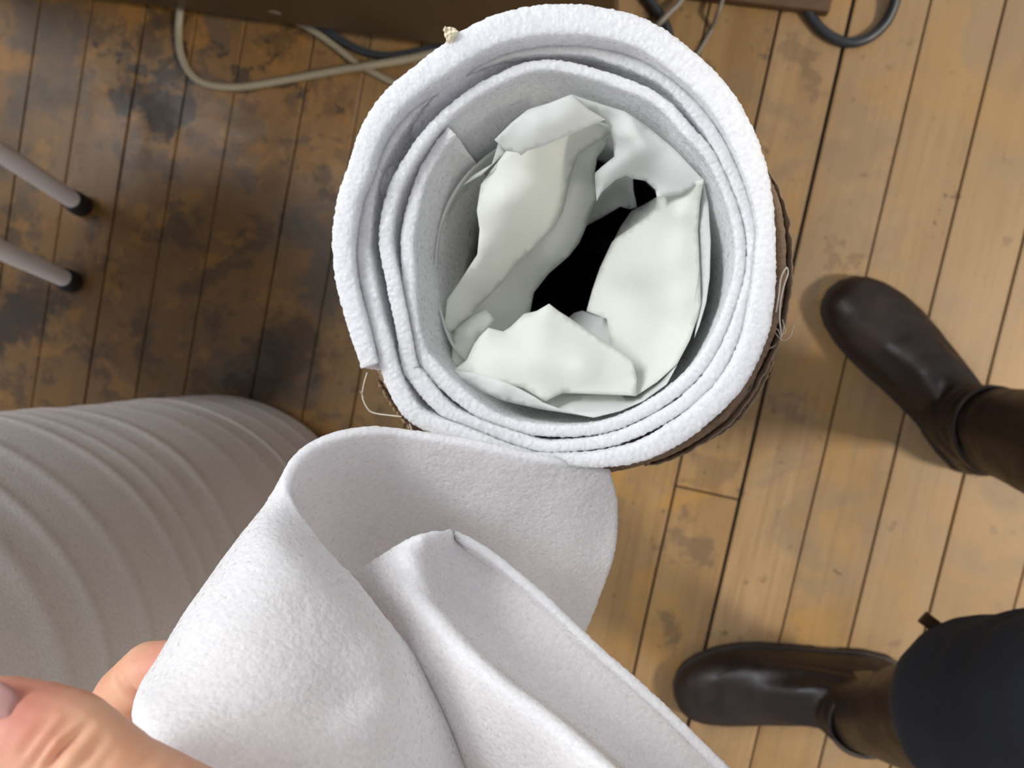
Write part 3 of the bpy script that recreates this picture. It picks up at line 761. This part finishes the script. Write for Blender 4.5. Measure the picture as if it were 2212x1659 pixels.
# ------------------------------------------------------------------ foam sheet held in the hand
def surf(name, rows, th, nu, nv, m, parent):
    """smooth sheet through a grid of (px, py, z) rows; thickness below"""
    G = [[U(*p) for p in r_] for r_ in rows]
    A = np.array([crom(r_, nu) for r_ in G])                     # rows x nu x 3
    B = np.stack([crom(A[:, i], nv) for i in range(nu)])         # nu x nv x 3
    du = np.gradient(B, axis=0); dv = np.gradient(B, axis=1)
    Nn = np.cross(du, dv); Nn /= np.linalg.norm(Nn, axis=2)[..., None] + 1e-12
    h = th / 2
    top, bot = (B + Nn * h).reshape(-1, 3), (B - Nn * h).reshape(-1, 3)
    fs = [(i*nv+j, (i+1)*nv+j, (i+1)*nv+j+1, i*nv+j+1) for i in range(nu-1) for j in range(nv-1)]
    k = nu * nv
    fs += [tuple(k + q for q in f[::-1]) for f in fs]
    loop = [(i, 0) for i in range(nu)] + [(nu-1, j) for j in range(1, nv)] + [(i, nv-1) for i in range(nu-2, -1, -1)] + [(0, j) for j in range(nv-2, 0, -1)]
    rim = []; K = 6; nl = len(loop)
    for (i, j) in loop:
        o_ = np.zeros(3)
        if i == 0: o_ -= du[i, j] / (np.linalg.norm(du[i, j]) + 1e-12)
        if i == nu-1: o_ += du[i, j] / (np.linalg.norm(du[i, j]) + 1e-12)
        if j == 0: o_ -= dv[i, j] / (np.linalg.norm(dv[i, j]) + 1e-12)
        if j == nv-1: o_ += dv[i, j] / (np.linalg.norm(dv[i, j]) + 1e-12)
        o_ -= Nn[i, j] * o_.dot(Nn[i, j]); o_ /= np.linalg.norm(o_) + 1e-12
        for q in range(1, K):
            g = math.pi * q / K; rim.append(B[i, j] + Nn[i, j] * h * math.cos(g) + o_ * h * .8 * math.sin(g))
    vs = np.concatenate([top, bot, np.array(rim)])
    for q in range(nl):
        q2 = (q + 1) % nl
        def col(x): return [loop[x][0]*nv + loop[x][1]] + [2*k + x*(K-1) + y for y in range(K-1)] + [k + loop[x][0]*nv + loop[x][1]]
        a_, b_ = col(q), col(q2)
        for y in range(K): fs.append((a_[y], b_[y], b_[y+1], a_[y+1]))
    me = mesh(name, vs, fs); b = bmesh.new(); b.from_mesh(me); bmesh.ops.recalc_face_normals(b, faces=b.faces); b.to_mesh(me); b.free()
    o = link(name, me, m, parent)
    return foam_cells(o, 0.00045, 0.0004)
held = empty('foam_sheet', U(760, 1240, .85), 'loose white foam sheet folded over and pinched by the hand', 'foam sheet')
edge = [(1312, 1022, 0.79), (1240, 1002, 0.797), (1150, 988, 0.803), (1050, 966, 0.808), (950, 948, 0.812), (860, 935, 0.816), (790, 932, 0.822), (720, 945, 0.828), (665, 972, 0.834), (628, 1015, 0.842), (618, 1060, 0.848), (634, 1108, 0.851), (670, 1160, 0.852), (716, 1215, 0.852), (762, 1262, 0.852), (830, 1350, 0.852), (900, 1440, 0.845), (985, 1560, 0.838), (1075, 1690, 0.83)]
q1 = [(1326, 1085, 0.78), (1245, 1100, 0.785), (1160, 1095, 0.788), (1070, 1090, 0.79), (980, 1075, 0.792), (890, 1065, 0.796), (815, 1060, 0.8), (730, 1065, 0.808), (650, 1080, 0.822), (585, 1100, 0.842), (560, 1140, 0.862), (585, 1190, 0.872), (640, 1245, 0.875), (700, 1300, 0.874), (770, 1370, 0.872), (835, 1440, 0.871), (900, 1530, 0.862), (970, 1630, 0.852), (1040, 1760, 0.842)]
mid = [(1322, 1180, 0.77), (1245, 1215, 0.768), (1170, 1210, 0.768), (1095, 1205, 0.768), (1020, 1195, 0.77), (940, 1190, 0.774), (860, 1190, 0.78), (760, 1200, 0.79), (640, 1220, 0.812), (500, 1240, 0.845), (448, 1280, 0.874), (480, 1330, 0.888), (560, 1390, 0.892), (650, 1440, 0.89), (740, 1510, 0.886), (810, 1560, 0.885), (880, 1640, 0.875), (960, 1740, 0.864), (1020, 1860, 0.852)]
q3 = [(1295, 1275, 0.758), (1235, 1320, 0.752), (1170, 1330, 0.75), (1110, 1330, 0.75), (1050, 1330, 0.752), (980, 1330, 0.757), (900, 1340, 0.765), (790, 1350, 0.78), (640, 1370, 0.81), (420, 1400, 0.855), (352, 1430, 0.886), (385, 1480, 0.9), (480, 1540, 0.905), (580, 1600, 0.905), (680, 1670, 0.903), (770, 1720, 0.9), (850, 1780, 0.89), (930, 1870, 0.879), (1000, 1960, 0.867)]
far = [(1245, 1400, 0.74), (1200, 1440, 0.735), (1150, 1460, 0.735), (1100, 1480, 0.735), (1050, 1500, 0.738), (990, 1520, 0.745), (920, 1540, 0.755), (800, 1540, 0.775), (620, 1550, 0.815), (370, 1540, 0.872), (302, 1545, 0.9), (345, 1608, 0.913), (440, 1690, 0.918), (540, 1770, 0.92), (640, 1840, 0.92), (740, 1880, 0.92), (830, 1940, 0.91), (920, 2010, 0.899), (1000, 2080, 0.887)]
end = [(1200, 1480, 0.725), (1160, 1520, 0.722), (1120, 1540, 0.722), (1080, 1570, 0.722), (1040, 1600, 0.725), (980, 1640, 0.735), (920, 1680, 0.75), (800, 1680, 0.78), (640, 1680, 0.83), (420, 1660, 0.888), (375, 1690, 0.908), (410, 1740, 0.919), (480, 1830, 0.925), (560, 1920, 0.927), (650, 1980, 0.927), (760, 2020, 0.925), (850, 2080, 0.915), (930, 2150, 0.904), (1000, 2200, 0.892)]
surf('outer_fold', [edge, q1, mid, q3, far, end], 0.0038, 420, 260, M_foam_held, held)
rowsC = [
 [(735, 1262, 0.822), (800, 1225, 0.828), (862, 1185, 0.832), (905, 1164, 0.832), (926, 1160, 0.828), (940, 1156, 0.825), (950, 1154, 0.82), (960, 1153, 0.813), (972, 1153, 0.806), (985, 1158, 0.808)],
 [(735, 1330, 0.824), (800, 1285, 0.832), (850, 1250, 0.836), (888, 1225, 0.838), (910, 1225, 0.834), (925, 1230, 0.826), (940, 1225, 0.816), (975, 1205, 0.809), (1015, 1190, 0.804), (1058, 1198, 0.808)],
 [(800, 1440, 0.828), (850, 1390, 0.838), (885, 1355, 0.842), (920, 1322, 0.846), (945, 1322, 0.842), (962, 1330, 0.83), (985, 1325, 0.814), (1050, 1290, 0.806), (1110, 1262, 0.802), (1168, 1288, 0.808)],
 [(930, 1590, 0.837), (975, 1540, 0.848), (1005, 1500, 0.854), (1040, 1455, 0.86), (1065, 1452, 0.857), (1085, 1462, 0.84), (1108, 1450, 0.816), (1175, 1400, 0.806), (1230, 1375, 0.804), (1292, 1406, 0.811)],
 [(1060, 1740, 0.847), (1110, 1690, 0.86), (1150, 1640, 0.868), (1198, 1585, 0.875), (1225, 1578, 0.872), (1245, 1590, 0.85), (1270, 1580, 0.82), (1330, 1520, 0.809), (1375, 1492, 0.808), (1424, 1524, 0.816)],
 [(1200, 1890, 0.857), (1260, 1840, 0.874), (1310, 1790, 0.884), (1360, 1730, 0.89), (1390, 1720, 0.887), (1410, 1730, 0.86), (1430, 1720, 0.826), (1480, 1650, 0.815), (1520, 1625, 0.814), (1565, 1665, 0.824)],
 [(1350, 2050, 0.867), (1410, 2000, 0.884), (1470, 1940, 0.894), (1520, 1880, 0.902), (1550, 1865, 0.9), (1575, 1870, 0.87), (1590, 1850, 0.834), (1640, 1790, 0.823), (1680, 1770, 0.822), (1730, 1830, 0.832)]]
surf('inner_fold', rowsC, 0.0036, 300, 360, M_foam_held, held)

# ------------------------------------------------------------------ the person
def leather():
    t = NT('brown_boot_leather'); P = t.pos()
    f = t.noise(P, 34, 6, 0.6, 0.4); g = t.noise(P, 260, 3); h = t.noise(P, 11, 3)
    c = t.ramp(f, [(0.3, (0.008, 0.0048, 0.0036)), (0.55, (0.016, 0.0088, 0.0065)), (0.8, (0.028, 0.0145, 0.0105))])
    c = t.mix(t.rng(h, .5, .75, 0, .4), c, (0.034, 0.018, 0.013))
    hh = t.math('ADD', f, t.math('MULTIPLY', g, 0.25))
    return t.p(Base_Color=c, Roughness=t.rng(f, .3, .7, .36, .55), Normal=t.bump(hh, .25, .002), Specular_IOR_Level=0.35)
M_boot = leather()
M_sole = plain('boot_sole', (0.020, 0.012, 0.008), 0.6, 0.2, 90)
M_strap = plain('boot_strap', (0.09, 0.05, 0.022), 0.5, 0.25, 90)
M_brass = plain('dull_buckle', (0.11, 0.07, 0.03), 0.45, 0.2, 90)
def cloth(name, col):
    t = NT(name); P = t.pos(); f = t.noise(P, 900, 2); g = t.noise(P, 14, 5)
    c = t.mix(g, tuple(x * .8 for x in col), tuple(x * 1.25 for x in col))
    return t.p(Base_Color=c, Roughness=.85, Normal=t.bump(t.math('ADD', f, t.math('MULTIPLY', g, 2.0)), .25, .001))
M_jean = cloth('navy_trouser_cloth', (0.0085, 0.011, 0.018))
M_knit = cloth('charcoal_knit', (0.03, 0.03, 0.034))
def skin():
    t = NT('skin'); P = t.pos(); f = t.noise(P, 60, 4); g = t.noise(P, 420, 3)
    c = t.ramp(f, [(0.25, (0.72, 0.34, 0.205)), (0.55, (0.80, 0.46, 0.295)), (0.8, (0.84, 0.54, 0.37))])
    # redder finger ends
    def red(pt, r_):
        nonlocal c
        dd = t.n('ShaderNodeVectorMath', operation='DISTANCE'); t.l(P, dd.inputs[0]); dd.inputs[1].default_value = pt
        c = t.mix(t.rng(dd.outputs['Value'], r_, r_ * .2, 0, .75), c, (0.62, 0.21, 0.165))
    red(PD(-10, 1520, .140), .020); red(PD(390, 1445, .222), .018)
    t.p(Base_Color=c, Roughness=.5, Normal=t.bump(g, .12, .0006)); t.b.inputs['Specular IOR Level'].default_value = 0.35
    t.b.inputs['Subsurface Weight'].default_value = 0.25; t.b.inputs['Subsurface Radius'].default_value = (1, .35, .2)
    t.b.inputs['Subsurface Scale'].default_value = 0.004
    return t.m
M_skin = skin()
M_nail = plain('finger_nail', (0.44, 0.235, 0.22), 0.35, 0.05, 200)

person = empty('person', (0.46, -0.22, 0), 'person in tall brown leather boots and navy trousers pinching the foam sheet', 'person')
# --- boots
def boot(toe_px, heel_px, knee, top_z, strap_side):
    toe, heel = U(*toe_px, 0.0), U(*heel_px, 0.0)
    ax = (toe - heel); L = ax.length; ax.normalize(); ay = Vector((-ax.y, ax.x, 0))
    def Lc(x, y, z): return heel + ax * x + ay * y + Vector((0, 0, z))
    prof = [(1.00, .008, .024, .010), (.985, .020, .034, .008), (.95, .0315, .043, .006), (.89, .040, .050, .005), (.80, .046, .056, .004), (.70, .0475, .064, .004), (.60, .0455, .076, .004), (.50, .0415, .092, .004), (.40, .038, .108, .004), (.28, .0355, .118, .004), (.15, .0345, .110, .004), (.05, .029, .09, .004), (0.0, .018, .06, .006)]
    bm = bmesh.new(); rings = []
    for q, w_, h_, b_ in prof:
        ring = []
        bend = 0.010 * strap_side * math.sin(math.pi * min(1, q)) 
        for i in range(32):
            g = 2 * math.pi * i / 32; cx = math.cos(g); sz = math.sin(g)
            yy = w_ * math.copysign(abs(cx) ** .85, cx)
            zz = b_ + 0.018 + (h_ - b_ - 0.018) * (sz if sz > 0 else 0) ** .9 + (-(0.018 - .006) * (abs(sz) ** .5) if sz < 0 else 0)
            ring.append(Lc(q * L, yy + bend, zz))
        rings.append(ring)
    loft(bm, rings)
    ank = Lc(0.26 * L, 0, .10); rings = []
    kn = Vector(knee)
    for k in range(15):
        t = k / 14; z = .045 + (top_z - .045) * t
        c = ank + (kn - ank) * ((z - .10) / (kn.z - .10)) if z > .10 else Vector((ank.x, ank.y, z))
        c.z = z
        r1 = float(np.interp(t, [0, .15, .35, .65, .9, 1], [.054, .050, .051, .062, .065, .064])); r2 = float(np.interp(t, [0, .15, .35, .65, .9, 1], [.036, .039, .046, .058, .061, .061]))
        wob = [1 + .035 * noise.noise(Vector((math.cos(g) * 1.4, math.sin(g) * 1.4, z * 22 + heel.x * 9))) for g in [2*math.pi*i/32 for i in range(32)]]
        rings.append([c + ax * (r1 * math.cos(2*math.pi*i/32) * wob[i]) + ay * (r2 * math.sin(2*math.pi*i/32) * wob[i]) for i in range(32)])
    loft(bm, rings)
    o = fin('boot', bm, M_boot, person, voxel=0.0032, smooth_it=7)
    # ankle creases
    def crease(p):
        if p.z < .05: return 0
        return 0.0020 * math.exp(-((p.z - .11) / .05) ** 2) * math.sin((p.z + .25 * (p - ank).dot(ax)) * 330 + 3 * noise.noise(p * 20))
    push(o, crease)
    # sole and heel
    bm = bmesh.new(); out = []
    ws = [(q, w_) for q, w_, _, _ in prof][::-1]
    def outline(ex, x0, x1):
        qs = [x0 + (x1 - x0) * i / 40 for i in range(41)]
        A = [(q * L, float(np.interp(q, [a[0] for a in ws], [a[1] for a in ws])) + ex) for q in qs]
        bend = lambda x: 0.010 * strap_side * math.sin(math.pi * min(1, max(0, x / L)))
        return [(x, y + bend(x)) for x, y in A] + [(x, -y + bend(x)) for x, y in A[::-1]]
    ol = outline(.0012, .0, 1.0)
    ol = [(x + (.0015 if x > .97 * L else (-.002 if x < .03 * L else 0)), y) for x, y in ol]
    loft(bm, [[Lc(x, y, z) for x, y in ol] for z in (.0035, .0125)])
    hl = outline(.002, .0, .26)
    loft(bm, [[Lc(x, y, z) for x, y in hl] for z in (.0004, .006)])
    bl = outline(.002, .36, .985)
    loft(bm, [[Lc(x, y, z) for x, y in bl] for z in (.0004, .004)])
    fin('sole', bm, M_sole, o, bevel=0.001)
    # ankle strap with buckle
    zc = .135
    c0 = ank + (kn - ank) * ((zc - .10) / (kn.z - .10))
    bm = bmesh.new(); n = 48; ringsS = []
    for i in range(n):
        g = 2 * math.pi * i / n
        p = c0 + ax * (.0535 * math.cos(g)) + ay * (.0445 * math.sin(g)) + Vector((0, 0, .012 * math.cos(g)))
        rd = (ax * math.cos(g) + ay * math.sin(g))
        ringsS.append([p + Vector((0, 0, -.008)), p + Vector((0, 0, .008)), p + Vector((0, 0, .008)) - rd * .004, p + Vector((0, 0, -.008)) - rd * .004])
    idx = [[bm.verts.new(p) for p in rg_] for rg_ in ringsS]
    for i in range(n):
        a, b = idx[i], idx[(i+1) % n]
        for k in range(4): bm.faces.new((a[k], a[(k+1) % 4], b[(k+1) % 4], b[k]))
    fin('ankle_strap', bm, M_boot, o)
    bm = bmesh.new(); pb = c0 + ay * (.0465 * strap_side) + ax * .006
    box(bm, pb, .020, .004, .020, Matrix((ax, ay, (0, 0, 1))).transposed())
    fin('buckle', bm, M_brass, o, bevel=.001)
    return o, ax, ay, ank
kn1 = Vector((0.462, -0.125, 0.45)); kn2 = Vector((0.302, -0.298, 0.42))
b1, ax1, ay1, ank1 = boot((1800, 618), (2114, 1000), kn1, .40, -1)
b2, ax2, ay2, ank2 = boot((1456, 1486), (1945, 1466), kn2, .385, -1)
# pull tab on the nearer boot
t0, t1 = U(2030, 1360, .375), U(1990, 1330, .39)
bm = bmesh.new(); d = (t1 - t0).normalized(); sd_ = d.cross(Vector((0, 0, 1))).normalized()
loft(bm, [[t0 + d * (x * (t1 - t0).length) + sd_ * (y * .0055) + Vector((0, 0, z)) for y, z in ((-1, 0), (1, 0), (1, .003), (-1, .003))] for x in (-.5, 0, .5, .9, 1.0)])
fin('pull_tab', bm, M_strap, b2, bevel=.001)

# --- trousers
hip1, hip2 = Vector((.53, -.13, .84)), Vector((.51, -.30, .83)); pel = Vector((.54, -.215, .88))
bm = Bag()
chain(bm, [(kn1 + Vector((0, 0, -.09)), .046), (kn1, .064), (hip1, .082)], 14)
chain(bm, [(kn2 + Vector((.004, -.006, -.07)), .048), (kn2 + Vector((-.016, 0, .0)), .074), (kn2 + Vector((.032, .024, .08)), .092), (hip2 + Vector((0, .01, 0)), .09)], 14)
for p_, r_ in ((pel, (.105, .155, .11)), (pel + Vector((0, 0, .09)), (.10, .145, .07))): ball(bm, p_, r_, 24)
tr = fin('trousers', bm, M_jean, person, voxel=0.006, smooth_it=6)
push(tr, lambda p: 0.0025 * noise.noise(p * 16) + .0012 * math.exp(-((p.z - .46) / .07) ** 2) * math.sin(p.z * 150 + p.y * 60 + 2 * noise.noise(p * 11)))

# --- body: hand, arms, torso, legs
sh_l, el_l, wr_l = Vector((.46, -.40, 1.24)), Vector((.26, -.45, .98)), PD(1130, 2560, .205)
sh_r, el_r, wr_r = Vector((.50, -.03, 1.25)), Vector((.42, .13, 1.02)), Vector((.20, .10, 1.17))
neck = Vector((.50, -.215, 1.31))
bm = Bag()
I_mcp, M_mcp, R_mcp, P_mcp = PD(430, 1960, .200), PD(590, 2010, .225), PD(740, 2080, .245), PD(880, 2180, .262)
chain(bm, [(PD(-85, 1562, .1495), .0080), (PD(-60, 1564, .149), .0092), (PD(0, 1575, .148), .0102), (PD(70, 1592, .1475), .0106), (PD(130, 1615, .148), .0111), (PD(250, 1700, .150), .0106), (PD(330, 1750, .152), .0115), (PD(430, 1820, .157), .0132), (PD(620, 2000, .167), .0165), (PD(820, 2230, .185), .0185), (wr_l, .022)], 14)
chain(bm, [(PD(500, 1478, .2235), .0070), (PD(450, 1456, .224), .0078), (PD(395, 1444, .225), .0084), (PD(325, 1450, .226), .0087), (PD(268, 1500, .226), .0083), (PD(240, 1560, .224), .0090), (PD(300, 1720, .216), .0096), (I_mcp, .0125), (wr_l + Vector((0, 0, -.004)), .021)], 14)
for k, (mc, dx, dy, dd) in enumerate(((M_mcp, 190, 30, .010), (R_mcp, 370, 95, .022), (P_mcp, 520, 190, .030))):
    s = (1.0, .95, .82)[k]
    chain(bm, [(PD(520 + dx, 1530 + dy, .222 + dd), .0070 * s), (PD(430 + dx, 1500 + dy, .226 + dd), .0083 * s), (PD(350 + dx, 1530 + dy, .228 + dd), .0086 * s), (PD(310 + dx, 1640 + dy, .226 + dd), .0092 * s), (mc, .0118), (wr_l, .020)], 12)
chain(bm, [(I_mcp, .0125), (M_mcp, .0125), (R_mcp, .0118), (P_mcp, .0105)], 12)
chain(bm, [(PD(820, 2230, .190), .016), (PD(700, 2150, .215), .016)], 12)
chain(bm, [(wr_l, .022), (wr_l.lerp(el_l, .25), .026)], 14)
tmp = fin('hand_tmp', bm, M_skin, None, voxel=0.0008, smooth_it=8)
# wrinkles over the thumb joint and the crease of the bent finger
def seg_d(p, a, b):
    p, a, b = p.xy, a.xy, b.xy; ab = b - a; t = max(0, min(1, (p - a).dot(ab) / ab.length_squared)); return (p - (a + ab * t)).length, t
wr = []
for (xa, ya), (xb, yb), amp, wd in (((112, 1572), (62, 1676), .0014, .0010), ((166, 1566), (88, 1674), .0018, .0011), ((202, 1592), (146, 1686), .0012, .0012), ((138, 1552), (110, 1604), .0008, .0009), ((82, 1566), (48, 1635), .0008, .0010), ((228, 1616), (186, 1690), .0008, .0013), ((128, 1604), (104, 1676), .0008, .0008)):
    wr.append((PD(xa, ya, .1385), PD(xb, yb, .1385), amp, wd))
cr = (PD(240, 1440, .2195), PD(308, 1512, .2195))
def wrinkle(p):
    if p.z > H - .19:
        s_ = 0
        for a, b, amp, wd in wr:
            d, t = seg_d(p, a, b)
            if d < .006: s_ -= amp * math.exp(-(d / wd) ** 2) * max(0.0, math.sin(math.pi * t)) ** .5
        return s_ * max(0.0, min(1.0, (p.z - (H - .1462)) / .0035))
    if p.z < H - .2265: return 0
    d, t = seg_d(p, *cr)
    return -.0030 * math.exp(-(d / .0014) ** 2) * (0.25 + .75 * t) * min(1, t * 6) if d < .008 else 0
push(tmp, wrinkle)
bmb = Bag()
ball(bmb, neck + Vector((0, 0, .0)), .052, 16)
chain(bmb, [(wr_l.lerp(el_l, .15), .024), (wr_l.lerp(el_l, .7), .036), (el_l, .036), (sh_l, .046)], 12)
chain(bmb, [(wr_r, .024), (wr_r.lerp(el_r, .6), .036), (el_r, .036), (sh_r, .046)], 12)
# right hand round the back of the phone, above the lens
pr = Vector((.10, .07, 1.205))
chain(bmb, [(wr_r, .023), (pr, .028), (pr + Vector((-.03, -.01, 0)), .024)], 12)
for k in range(4):
    yo = -.035 + .022 * k
    chain(bmb, [(pr + Vector((-.03, yo, .0)), .011), (pr + Vector((-.07, yo - .01, .004)), .0095), (pr + Vector((-.095 + .004 * k, yo - .015, -.012)), .008)], 10)
chain(bmb, [(pr + Vector((0, -.03, 0)), .013), (pr + Vector((-.03, -.075, -.006)), .011), (pr + Vector((-.055, -.095, -.012)), .009)], 10)
for p_, r_ in ((Vector((.53, -.215, .95)), (.095, .14, .1)), (Vector((.53, -.215, 1.08)), (.10, .145, .12)), (Vector((.51, -.215, 1.2)), (.095, .165, .09))): ball(bmb, p_, r_, 22)
chain(bmb, [(sh_l, .05), (Vector((.50, -.215, 1.25)), .07), (sh_r, .05)], 14)
# head
hd = Vector((.46, -.215, 1.45))
chain(bmb, [(neck, .052), (hd + Vector((.015, 0, -.05)), .055)], 14)
for p_, r_ in ((hd, (.092, .074, .10)), (hd + Vector((-.028, 0, -.055)), (.055, .055, .055)), (hd + Vector((-.092, 0, -.03)), (.016, .011, .02)), (hd + Vector((-.075, 0, -.068)), (.014, .022, .009)), (hd + Vector((-.085, 0, .012)), (.012, .05, .010)),
               (hd + Vector((.0, .076, -.02)), (.018, .008, .030)), (hd + Vector((.0, -.076, -.02)), (.018, .008, .030))): ball(bmb, p_, r_, 18)
for ank, kn, hp in ((ank2, kn2, hip2), (ank1, kn1, hip1)):
    lo_ = ank.lerp(kn, .25)
    chain(bmb, [(lo_, .024), (ank.lerp(kn, .6), .032), (kn, .042), (hp, .062)], 10)
ball(bmb, pel, (.085, .13, .10), 18)
tmp2 = fin('body_tmp', bmb, M_skin, None, voxel=0.006, smooth_it=3)
bmj = bmesh.new(); bmj.from_mesh(tmp.data); bmj.from_mesh(tmp2.data)
for o in (tmp, tmp2):
    d_ = o.data; bpy.data.objects.remove(o); bpy.data.meshes.remove(d_)
me = bpy.data.meshes.new('body'); bmj.to_mesh(me); bmj.free()
body = link('body', me, M_skin, person)
# thumb nail
bm = bmesh.new(); ctrn = PD(-60, 1556, .1394)
axn = (PD(-120, 1548, .139) - PD(30, 1565, .139)).normalized(); upn = Vector((0, 0, 1)); syn = axn.cross(upn).normalized(); upn = syn.cross(axn)
gv = []
for i in range(15):
    u_ = i / 14; row = []
    hw = .0066 * (1 - .10 * (2*u_-1) ** 2) * math.sqrt(max(.05, 1 - max(0, .35 - u_) ** 2 * 6))
    for j in range(13):
        s_ = 2 * j / 12 - 1
        yy = hw * s_; zz = -.0032 * s_ * s_ - .0010 * (2*u_ - .9) ** 2
        row.append(bm.verts.new(ctrn + axn * (-.0068 + .0136 * u_) + syn * yy + upn * zz))
    gv.append(row)
for i in range(14):
    for j in range(12): bm.faces.new((gv[i][j], gv[i+1][j], gv[i+1][j+1], gv[i][j+1]))
nl = fin('thumb_nail', bm, M_nail, body)
md = nl.modifiers.new('s', 'SOLIDIFY'); md.thickness = .0006; bake(nl)
# knitted jumper
bm = Bag()
chain(bm, [(wr_l.lerp(el_l, .30), .036), (wr_l.lerp(el_l, .7), .045), (el_l, .046), (sh_l, .057)], 12)
chain(bm, [(wr_r.lerp(el_r, .25), .034), (wr_r.lerp(el_r, .6), .044), (el_r, .046), (sh_r, .057)], 12)
for p_, r_ in ((Vector((.535, -.215, .93)), (.112, .158, .10)), (Vector((.53, -.215, 1.08)), (.112, .158, .13)), (Vector((.51, -.215, 1.2)), (.105, .175, .09))): ball(bm, p_, r_, 22)
chain(bm, [(sh_l, .06), (Vector((.50, -.215, 1.25)), .08), (sh_r, .06)], 14)
fin('jumper', bm, M_knit, person, voxel=0.007, smooth_it=4)
bm = Bag()
for p_, r_ in ((hd + Vector((.014, 0, .018)), (.092, .080, .095)), (hd + Vector((.04, 0, -.02)), (.066, .074, .08))): ball(bm, p_, r_, 20)
fin('hair', bm, plain('brown_hair', (.05, .028, .016), .6, .4, 300), person, voxel=.006, smooth_it=2)
